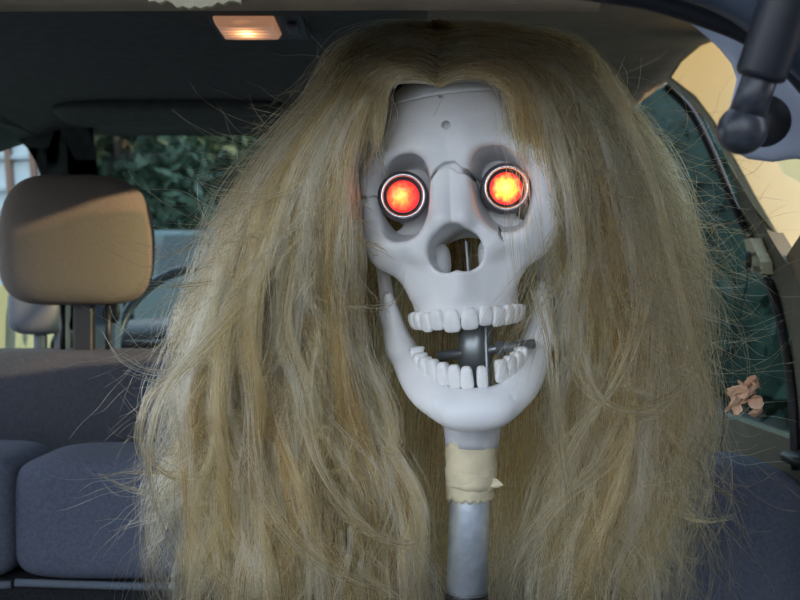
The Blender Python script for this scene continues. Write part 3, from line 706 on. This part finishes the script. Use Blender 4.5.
# ------------------------------------------------------------------ pole under the skull
pole = empty('steel_pole', P(467, 640, .765)); tag(pole, 'galvanised steel pipe wrapped with masking tape under the skull', 'pole')
DP = .765
pt = lambda py: P(470 - (py-500)*.035, py, DP)
up = (pt(300)-pt(600)).normalized()
obj('inner_rod', tube([pt(300), pt(392)], .0135, 28), M['bolt'], pole)
obj('pipe', tube([pt(388), pt(430), pt(500), pt(592)], 20.5*DP/1000, 40), M['galv'], pole)
cb = bmesh.new()
prof = [(0, 0)]
base = pt(700)
n_r = 9
hh = (pt(590)-base).length
prof = [(0, 0), (.0165, 0)]
for i in range(n_r):
    z0 = hh - .003*(n_r-i)
    prof += [(.0168, z0), (.0150, z0+.0015)]
prof += [(.0160, hh), (0, hh)]
obj('threaded_coupling', lathe(prof, 40, up, base), M['darksteel'], pole)
fz = base.copy(); fz.z = -.45
obj('pipe_lower', tube([fz, base+up*.005], .0155, 24), M['darksteel'], pole)
obj('floor_flange', lathe([(0, 0), (.05, 0), (.05, .006), (.022, .010), (.02, .03), (0, .03)], 32, Vector((0, 0, 1)), fz), M['darksteel'], pole)
# tape: several overlapping turns with uneven edges and a loose flap
def wrap(py0, py1, r0, r1, seed, jag):
    rng = random.Random(seed); b = bmesh.new(); n = 48; m_ = 10; rings = []
    a0, a1 = pt(py0), pt(py1); ax = (a1-a0).normalized(); ref = Vector((1, 0, 0)); ref = (ref-ax*ref.dot(ax)).normalized(); bi = ax.cross(ref)
    j0 = [rng.uniform(-jag, jag) for _ in range(n)]; j1 = [rng.uniform(-jag, jag) for _ in range(n)]
    for i in range(m_+1):
        t = i/m_; rg = []
        for k in range(n):
            th = 2*math.pi*k/n
            off = j0[k]*(1-t)**3 + j1[k]*t**3 + .0012*math.sin(th+seed)*(1 if t in (0, 1) else 0)
            rr = r0+(r1-r0)*t + .0003*math.sin(5*th+seed*2+6*t) + .0004*math.sin(3*th-11*t+seed)
            rg.append(b.verts.new(a0+(a1-a0)*t + ax*off + (ref*math.cos(th)+bi*math.sin(th))*rr))
        rings.append(rg)
    for A, B in zip(rings, rings[1:]):
        for k in range(n): b.faces.new((A[k], A[(k+1) % n], B[(k+1) % n], B[k]))
    return b
tp = obj('masking_tape', wrap(441, 486, .0196, .0186, 1, .0006), M['tape'], pole); solidify(tp, .0006, 1)
t2 = obj('masking_tape', wrap(470, 498, .0190, .0176, 5, .0018), M['tape'], pole); solidify(t2, .0006, 1)
fl = [P(491, 478, DP-.012), P(497, 479, DP-.012), P(503.5, 485, DP-.016), P(497, 488, DP-.013), P(490, 487, DP-.012)]
obj('tape_flap', slab(fl, [p+Vector((0, .0008, 0)) for p in fl]), M['tape'], tp, smooth=False)
obj('neck_sleeve', tube([pt(405), pt(428), pt(440), pt(446)], [.0250, .0222, .0208, .0203], 40), M['sleeve'], pole)

# ------------------------------------------------------------------ wig
def hair_mat():
    m = bpy.data.materials.new('blonde_hair'); m.use_nodes = True; t = m.node_tree; t.nodes.clear()
    o = t.nodes.new('ShaderNodeOutputMaterial'); h = t.nodes.new('ShaderNodeBsdfHairPrincipled')
    h.parametrization = 'COLOR'
    hi = t.nodes.new('ShaderNodeHairInfo'); r = t.nodes.new('ShaderNodeValToRGB')
    es = r.color_ramp.elements
    es[0].position = 0; es[0].color = (.15, .076, .022, 1); es[1].position = 1; es[1].color = (.98, .86, .58, 1)
    e = es.new(.35); e.color = (.36, .21, .072, 1); e = es.new(.66); e.color = (.74, .515, .225, 1)
    at_ = t.nodes.new('ShaderNodeAttribute'); at_.attribute_name = 'tone'
    t.links.new(at_.outputs['Fac'], r.inputs[0]); t.links.new(r.outputs[0], h.inputs['Color'])
    h.inputs['Roughness'].default_value = .27; h.inputs['Radial Roughness'].default_value = .5
    h.inputs['Random Roughness'].default_value = .2; h.inputs['IOR'].default_value = 1.5
    t.links.new(h.outputs[0], o.inputs[0]); return m
HAIR = hair_mat()
def resample(C, n):
    """Catmull-Rom through guide control points: (G, K, 3) -> (G, n, 3)"""
    C = np.concatenate([2*C[:, :1]-C[:, 1:2], C, 2*C[:, -1:]-C[:, -2:-1]], 1); seg = C.shape[1]-3
    u = np.linspace(0, seg-1e-6, n); k = u.astype(int); t = (u-k)[None, :, None]
    a, b, c, d = C[:, k], C[:, k+1], C[:, k+2], C[:, k+3]
    return .5*(2*b+(c-a)*t+(2*a-5*b+4*c-d)*t*t+(3*b-a-3*c+d)*t**3)
def to_world(V):                           # measured (px, py, depth in skull units) -> metres
    d = .72 + V[..., 2]*S
    return np.stack([(V[..., 0]-400)/1000*d, d, (300-V[..., 1])/1000*d], -1)
def smooth_noise(n, npts, amp, waves, rng):
    t = np.linspace(0, 1, npts)[None, :, None]
    o = np.zeros((n, npts, 3))
    for w in waves:
        o += np.sin(t*w*6.283*(.7+.6*rng.random((n, 1, 3))) + rng.random((n, 1, 3))*6.283)*rng.normal(size=(n, 1, 3))/len(waves)**.5
    return o*amp
def strands(guides, per, npts, rng, r_root=5, r_mid=9, r_tip=3, frizz=2.0, wave=0.0, cut=(.75, 1.0)):
    """strands gathered in locks around each guide"""
    G = resample(guides, npts); g = len(G)
    G = np.repeat(G, per, 0); n = len(G)
    t = np.linspace(0, 1, npts)[None, :, None]
    off = rng.normal(size=(n, 1, 3))*np.array([1, .55, 1])[None, None]
    prof = np.interp(t[0, :, 0], [0, .35, .7, 1], [r_root, r_mid, (r_mid+r_tip)/2, r_tip])[None, :, None]
    O = off*prof + smooth_noise(n, npts, frizz, (2.5, 5.5), rng)*(.15+t**1.2)
    stray = (rng.random(n) < .14)[:, None, None]
    O += stray*smooth_noise(n, npts, 11, (1.0, 2.0), rng)*t**1.3
    V = G + O
    L = cut[0]+(cut[1]-cut[0])*rng.random(n)               # uneven cut ends
    u = np.linspace(0, 1, npts)[None]*L[:, None]*(npts-1); k = np.minimum(u.astype(int), npts-2); f = (u-k)[..., None]
    idx = np.arange(n)[:, None]
    return V[idx, k]*(1-f) + V[idx, k+1]*f
def hair_object(name, V, parent,  rad=.00025, label=None, per=1, tone=None):
    W = to_world(V).astype(np.float32); n, m_, _ = W.shape
    cu = bpy.data.hair_curves.new(name); cu.add_curves([m_]*n)
    cu.attributes['position'].data.foreach_set('vector', W.ravel()) if 'position' in cu.attributes else cu.points.foreach_set('position', W.ravel())
    ra = cu.attributes.get('radius') or cu.attributes.new('radius', 'FLOAT', 'POINT')
    taper = np.interp(np.linspace(0, 1, m_), [0, .8, 1], [1, .9, .35])[None]*(rad*(.65+.6*RNG.random((n, 1))+.5*(RNG.random((n, 1)) < .06)))
    ra.data.foreach_set('value', taper.astype(np.float32).ravel())
    tn = cu.attributes.new('tone', 'FLOAT', 'CURVE')
    lock = np.repeat(RNG.random(n//per+1), per)[:n]
    tn.data.foreach_set('value', np.clip(.74*lock+.24*RNG.random(n)+.5*(RNG.random(n) < .06)-.02, 0, 1).astype(np.float32))
    if tone: tn.data.foreach_set('value', (tone[0]+(tone[1]-tone[0])*RNG.random(n)).astype(np.float32))
    cu.materials.append(HAIR)
    o = bpy.data.objects.new(name, cu); COL.objects.link(o); o.parent = parent
    o.matrix_parent_inverse = world_matrix(parent).inverted()
    o['kind'] = 'stuff'
    if label: o['label'] = label
    return o
wig = empty('wig', P(440, 40, .80)); tag(wig, 'long tangled dirty blonde wig parted in the middle over the skull', 'wig')
# net cap over the top and back of the skull
cb = bmesh.new(); bmesh.ops.create_uvsphere(cb, u_segments=40, v_segments=24, radius=1.0)
for v in list(cb.verts):
    if v.co.z < .46 - .95*max(v.co.y, 0) + .28*max(-v.co.y, 0): cb.verts.remove(v)
cb.transform(Matrix.LocRotScale(SK_LOC, Matrix.Rotation(R(-4.4), 3, 'Y').to_quaternion(), None) @ Matrix.Translation((0, 128*S, 108*S)) @ Matrix.Diagonal((102*S, 128*S, 106*S, 1)))
o = obj('wig_cap', cb, M['cap'], wig); solidify(o, .001, 1)

PY = np.array([20, 60, 100, 150, 200, 250, 300, 350, 400, 450, 500, 550, 600, 680])
L_OUT = np.array([425, 358, 322, 280, 246, 222, 200, 186, 178, 176, 172, 170, 170, 170])
L_IN  = np.array([432, 404, 368, 350, 347, 350, 358, 364, 376, 396, 416, 428, 438, 445])
R_OUT = np.array([468, 562, 610, 645, 668, 680, 688, 692, 694, 692, 688, 682, 678, 674])
R_IN  = np.array([448, 496, 532, 546, 548, 552, 556, 560, 562, 556, 540, 522, 506, 498])
HY = np.array([100, 150, 200, 260, 330, 410, 500, 590, 680])
def fall(side, g, rng, t_lo, t_hi, dep_in, dep_out, dj, root_p, wave, ncl=26):
    """guides that leave the parting, arch over the head and hang down at one side"""
    IN, OUT = (L_IN, L_OUT) if side < 0 else (R_IN, R_OUT)
    cl = rng.integers(0, ncl, g); cc = (np.arange(ncl)+.5+rng.normal(size=ncl)*.25)/ncl      # thick locks with gaps between them
    t = t_lo+(t_hi-t_lo)*np.clip(cc[cl]+rng.normal(size=g)*.30/ncl, 0, 1); sgn = side
    cdep = rng.normal(size=ncl)[cl]*11; cph = rng.random((ncl, 2))*6.283; cfr = .010+.014*rng.random(ncl); cam_ = .5+rng.random(ncl)
    p = np.clip(root_p[0]+(root_p[1]-root_p[0])*(t+rng.normal(size=g)*.15), 0, 1)   # how far back on the parting
    rx = 437 + p*3 + sgn*(1+2*rng.random(g)); ry = 83 - 57*p**.6; rY = 2 + 150*p
    c0 = np.stack([rx, ry, rY], 1)
    x100 = np.interp(100, PY, IN)*(1-t)+np.interp(100, PY, OUT)*t
    c1 = np.stack([rx + (x100-rx)*.35, ry - 9*(1-t) + 2*t + rng.normal(size=g)*2, rY*(.9)+(-4)*(1-t)], 1)
    dep = dep_in+(dep_out-dep_in)*t + rng.normal(size=g)*dj*.6 + cdep
    c2 = np.stack([rx + (x100-rx)*.78, ry + (92-ry)*.35 - 2 + rng.normal(size=g)*2, rY*.5+dep*.5*.8], 1)
    C = [c0, c1, c2]
    ph = cph[cl]+rng.normal(size=(g, 2))*.45; fr = cfr[cl]; am = wave*1.25*cam_[cl]
    for y in HY:
        x = np.interp(y, PY, IN)*(1-t)+np.interp(y, PY, OUT)*t
        k = np.clip((y-130)/450, 0, 1)
        w = am*k*np.sin(ph[:, 0]+fr*y*2.2)
        C.append(np.stack([x+w+rng.normal(size=g)*(1.5+4.5*k), np.full(g, y)+rng.normal(size=g)*6*k, dep+(12+25*k)*np.sin(ph[:, 1]+fr*y)*k+55*np.clip((y-230)/130, 0, 1)*(1-t)**2], 1))
    return np.stack(C, 1)
rh = np.random.default_rng(5)
NP = 30
parts = {}
for side in (-1, 1):
    if side < 0:
        g1 = fall(side, 150, rh, 0.0, .95, 0, 60, 10, (0, .5), 13); g2 = fall(side, 110, rh, 0.05, 1.0, 50, 110, 14, (.25, .8), 20); n1, n2 = 36, 28
    else:
        g1 = fall(side, 62, rh, 0.0, .92, 12, 150, 18, (0, .5), 17); g2 = fall(side, 46, rh, 0.05, 1.0, 90, 190, 22, (.25, .8), 28); n1, n2 = 20, 14
    hair_object('side_hair', strands(g1, n1, NP, rh, 2.2, 4.0, 2.2, 1.9), wig, per=n1)
    hair_object('under_hair', strands(g2, n2, NP, rh, 3, 8, 6, 3.2), wig, per=n2)
    # outer veil, thinner
    g3 = fall(side, 52, rh, .70, 1.06, 40, 120, 26, (.4, .9), 24, 40)
    hair_object('outer_veil', strands(g3, 16, NP, rh, 4, 12, 14, 6.0, cut=(.35, 1.0)), wig, .00017, per=16)
    # frizz that breaks up the smooth fall
    g5 = fall(side, 45, rh, .05, .98, 0 if side < 0 else 10, 55 if side < 0 else 130, 14, (.1, .8), 22, 50)
    hair_object('frizz', strands(g5, 10, NP, rh, 3, 12, 14, 7.5, cut=(.3, 1.0)), wig, .00018, per=1)
# back of the wig, hanging behind jaw and pole
def back(g, rng):
    s_ = rng.random(g)*2-1
    c = [np.stack([440+s_*6, np.full(g, 24.), 110+60*rng.random(g)], 1), np.stack([445+s_*55, 40+30*s_**2, 190+20*rng.random(g)], 1)]
    for y in (110, 180, 260, 340, 420, 500, 590, 690):
        half = np.interp(y, [100, 200, 300, 420, 700], [88, 130, 175, 205, 205]); cx = np.interp(y, [100, 700], [452, 440])
        c.append(np.stack([cx+s_*half+rng.normal(size=g)*6, np.full(g, y)+rng.normal(size=g)*5, 215-45*s_**2-30*(y > 300)+rng.normal(size=g)*12], 1))
    return np.stack(c, 1)
hair_object('back_hair', strands(back(190, rh), 28, NP, rh, 3, 8, 5, 2.6), wig, per=28)
# short locks over the forehead
def fringe(g, side, rng):
    t = rng.random(g); c = []
    rx = 437+side*2
    tx = np.where(side < 0, 384-34*t, 512+32*t); ty = 105+45*rng.random(g)+25*t
    c.append(np.stack([rx+0*t, 76+10*rng.random(g), 0+0*t], 1))
    c.append(np.stack([rx+(tx-rx)*.4, 62+8*rng.random(g)+6*(1-t), -4+0*t], 1))
    c.append(np.stack([rx+(tx-rx)*.85, 78+12*rng.random(g), -3+6*t], 1))
    c.append(np.stack([tx+rng.normal(size=g)*4, ty*.85+10, -2+8*t], 1))
    c.append(np.stack([tx+side*4+rng.normal(size=g)*5, ty+28, 4+10*t], 1))
    return np.stack(c, 1)
hair_object('fringe', np.concatenate([strands(fringe(22, -1, rh), 20, 18, rh, 1.5, 4.5, 2.5, 1.2), strands(fringe(24, 1, rh), 20, 18, rh, 1.5, 5, 2.5, 1.2)]), wig, per=20)
# tangled cross strands in the lower half, lying over the falls
def tangle(g, side, rng):
    IN, OUT = (L_IN, L_OUT) if side < 0 else (R_IN, R_OUT); out = []
    for i in range(g):
        y = rng.uniform(140, 560); t = rng.uniform(.2, 1.0)
        x = np.interp(y, PY, IN)*(1-t)+np.interp(y, PY, OUT)*t
        Y = (0 if side < 0 else 10) + (60 if side < 0 else 125)*t + 50*max(0, 1-t)**2*(y > 280) - rng.uniform(6, 20)
        an = R(90)+rng.normal()*R(24); ln = rng.uniform(9, 20); turn = rng.normal()*.13; c = []
        for k in range(8):
            c.append((x, y, Y)); x += math.cos(an)*ln; y += math.sin(an)*ln; an += turn+rng.normal()*.16; Y += rng.normal()*4
        out.append(c)
    return np.array(out)
for side, n_ in ((-1, 260), (1, 190)):
    hair_object('tangled_strands', strands(tangle(n_, side, rh), 9, 20, rh, 2.0, 3.0, 2.5, 1.5, cut=(.5, 1.0)), wig, .00021, per=9)
# flyaways
def fly(g, rng):
    side = np.where(rng.random(g) < .5, -1, 1); out = []
    for i in range(g):
        sd = side[i]; IN, OUT = (L_IN, L_OUT) if sd < 0 else (R_IN, R_OUT)
        y0 = rng.uniform(30, 480) if rng.random() < .6 else rng.uniform(60, 260); t0 = rng.uniform(.6, 1.05)
        x = np.interp(y0, PY, IN)*(1-t0)+np.interp(y0, PY, OUT)*t0; y = y0; Y = rng.uniform(10, 110)
        an = R(90)+sd*-R(rng.uniform(5, 70)); ln = rng.uniform(6, 22); turn = rng.normal()*.16; c = []
        for k in range(9):
            c.append((x, y, Y)); x += math.cos(an)*ln*.9; y += math.sin(an)*ln; an += turn+rng.normal()*.22; an = an*.95+R(90)*.05; Y += rng.normal()*5
        out.append(c)
    return np.array(out)
def face_strays(rng):
    out = []
    for i in range(26):                       # over the right eye and cheek
        x = rng.uniform(500, 535); dx = rng.normal()*17; y0 = rng.uniform(95, 130)
        out.append([(x-6, y0-20, -6), (x, y0+15, -10), (x+dx*.4+4, y0+55, -16), (x+dx*.8+8, y0+95, -16), (x+dx+12, y0+140, -10), (x+dx+18, y0+190, 0)])
    for i in range(34):                       # across the right corner of the mouth
        y0 = rng.uniform(215, 290); e = rng.uniform(8, 55); b_ = rng.normal()*8
        out.append([(556, y0, 10), (550-e*.2, y0+22, 0), (546-e*.5+b_*.4, y0+48, -6), (544-e*.8+b_, y0+72, -8), (540-e+b_, y0+92, -8), (534-e+b_, y0+112, -6)])
    return np.array(out, float)
# crisp single strands riding on top of the falls
for side, n_ in ((-1, 150), (1, 75)):
    g4 = fall(side, n_, rh, .03, .98, -6 if side < 0 else 4, 48 if side < 0 else 120, 9, (0, .5), 16)
    g4[:, 4:] += smooth_noise(n_, g4.shape[1]-4, 6, (1.2, 2.4), rh)
    hair_object('top_strands', strands(g4, 5, NP, rh, 1.2, 2.2, 1.8, 1.5), wig, .00022, 'fine pale strands lying on top of the wig', tone=(.72, 1.0))
hair_object('flyaway_strands', np.concatenate([resample(fly(1700, rh), 24), resample(face_strays(rh), 24)]), wig, .00011, 'thin loose strands standing off the wig')
# one long pale strand over the right side, one across the left
ls = np.array([[(600, 70, 0), (628, 120, -5), (655, 190, -10), (672, 260, -14), (690, 340, -12), (708, 400, -10), (716, 440, -6)],
               [(540, 290, -20), (552, 340, -25), (556, 390, -22), (560, 430, -20), (566, 470, -16), (570, 520, -12), (572, 560, -8)],
               [(240, 300, 15), (200, 345, 8), (165, 390, 5), (150, 440, 5), (152, 490, 8), (168, 540, 12), (190, 580, 20)],
               [(225, 330, 20), (190, 360, 12), (150, 395, 10), (140, 440, 10), (160, 470, 12), (190, 480, 16), (215, 470, 22)],
               [(300, 420, 0), (318, 470, -8), (345, 510, -8), (375, 535, -4), (400, 545, 2), (420, 540, 8), (436, 525, 14)],
               [(250, 440, 10), (262, 490, 0), (285, 530, -4), (315, 560, -2), (350, 580, 2), (380, 590, 6), (410, 600, 10)],
               [(580, 360, 10), (592, 390, 0), (615, 408, -4), (645, 412, -4), (670, 402, 0), (688, 386, 8), (700, 365, 18)],
               [(620, 430, 20), (600, 465, 5), (572, 490, -4), (545, 515, -4), (524, 550, 0), (514, 590, 6), (508, 640, 12)],
               [(640, 300, 40), (628, 350, 25), (606, 395, 15), (580, 430, 10), (560, 470, 10), (548, 520, 12), (540, 580, 16)]], float)
hair_object('loose_lock', strands(ls, 24, 24, rh, 7, 3.5, 4.0, 1.6, cut=(.6, 1.0)), wig, .0002, per=1)
# dried flower caught in the hair at the right
fw = empty('dried_flower', P(745, 396, .76)); tag(fw, 'crumpled peach brown dried flower caught in the hair at right', 'flower')
rf = random.Random(3); fc = P(745, 396, .76)
for k in range(20):
    b = bmesh.new(); bmesh.ops.create_icosphere(b, subdivisions=2, radius=1)
    cc = fc + Vector((rf.uniform(-.009, .010), rf.uniform(-.006, .006), rf.uniform(-.013, .011)))
    mt = Matrix.Translation(cc) @ Matrix.Rotation(rf.uniform(0, 6), 4, Vector((rf.random(), rf.random(), rf.random()+.1))) @ Matrix.Diagonal((rf.uniform(.005, .0078), rf.uniform(.004, .006), rf.uniform(.0008, .002), 1))
    for v in b.verts: v.co *= 1+rf.uniform(-.28, .28)
    b.transform(mt); obj('petal', b, M['flower'], fw, smooth=False)
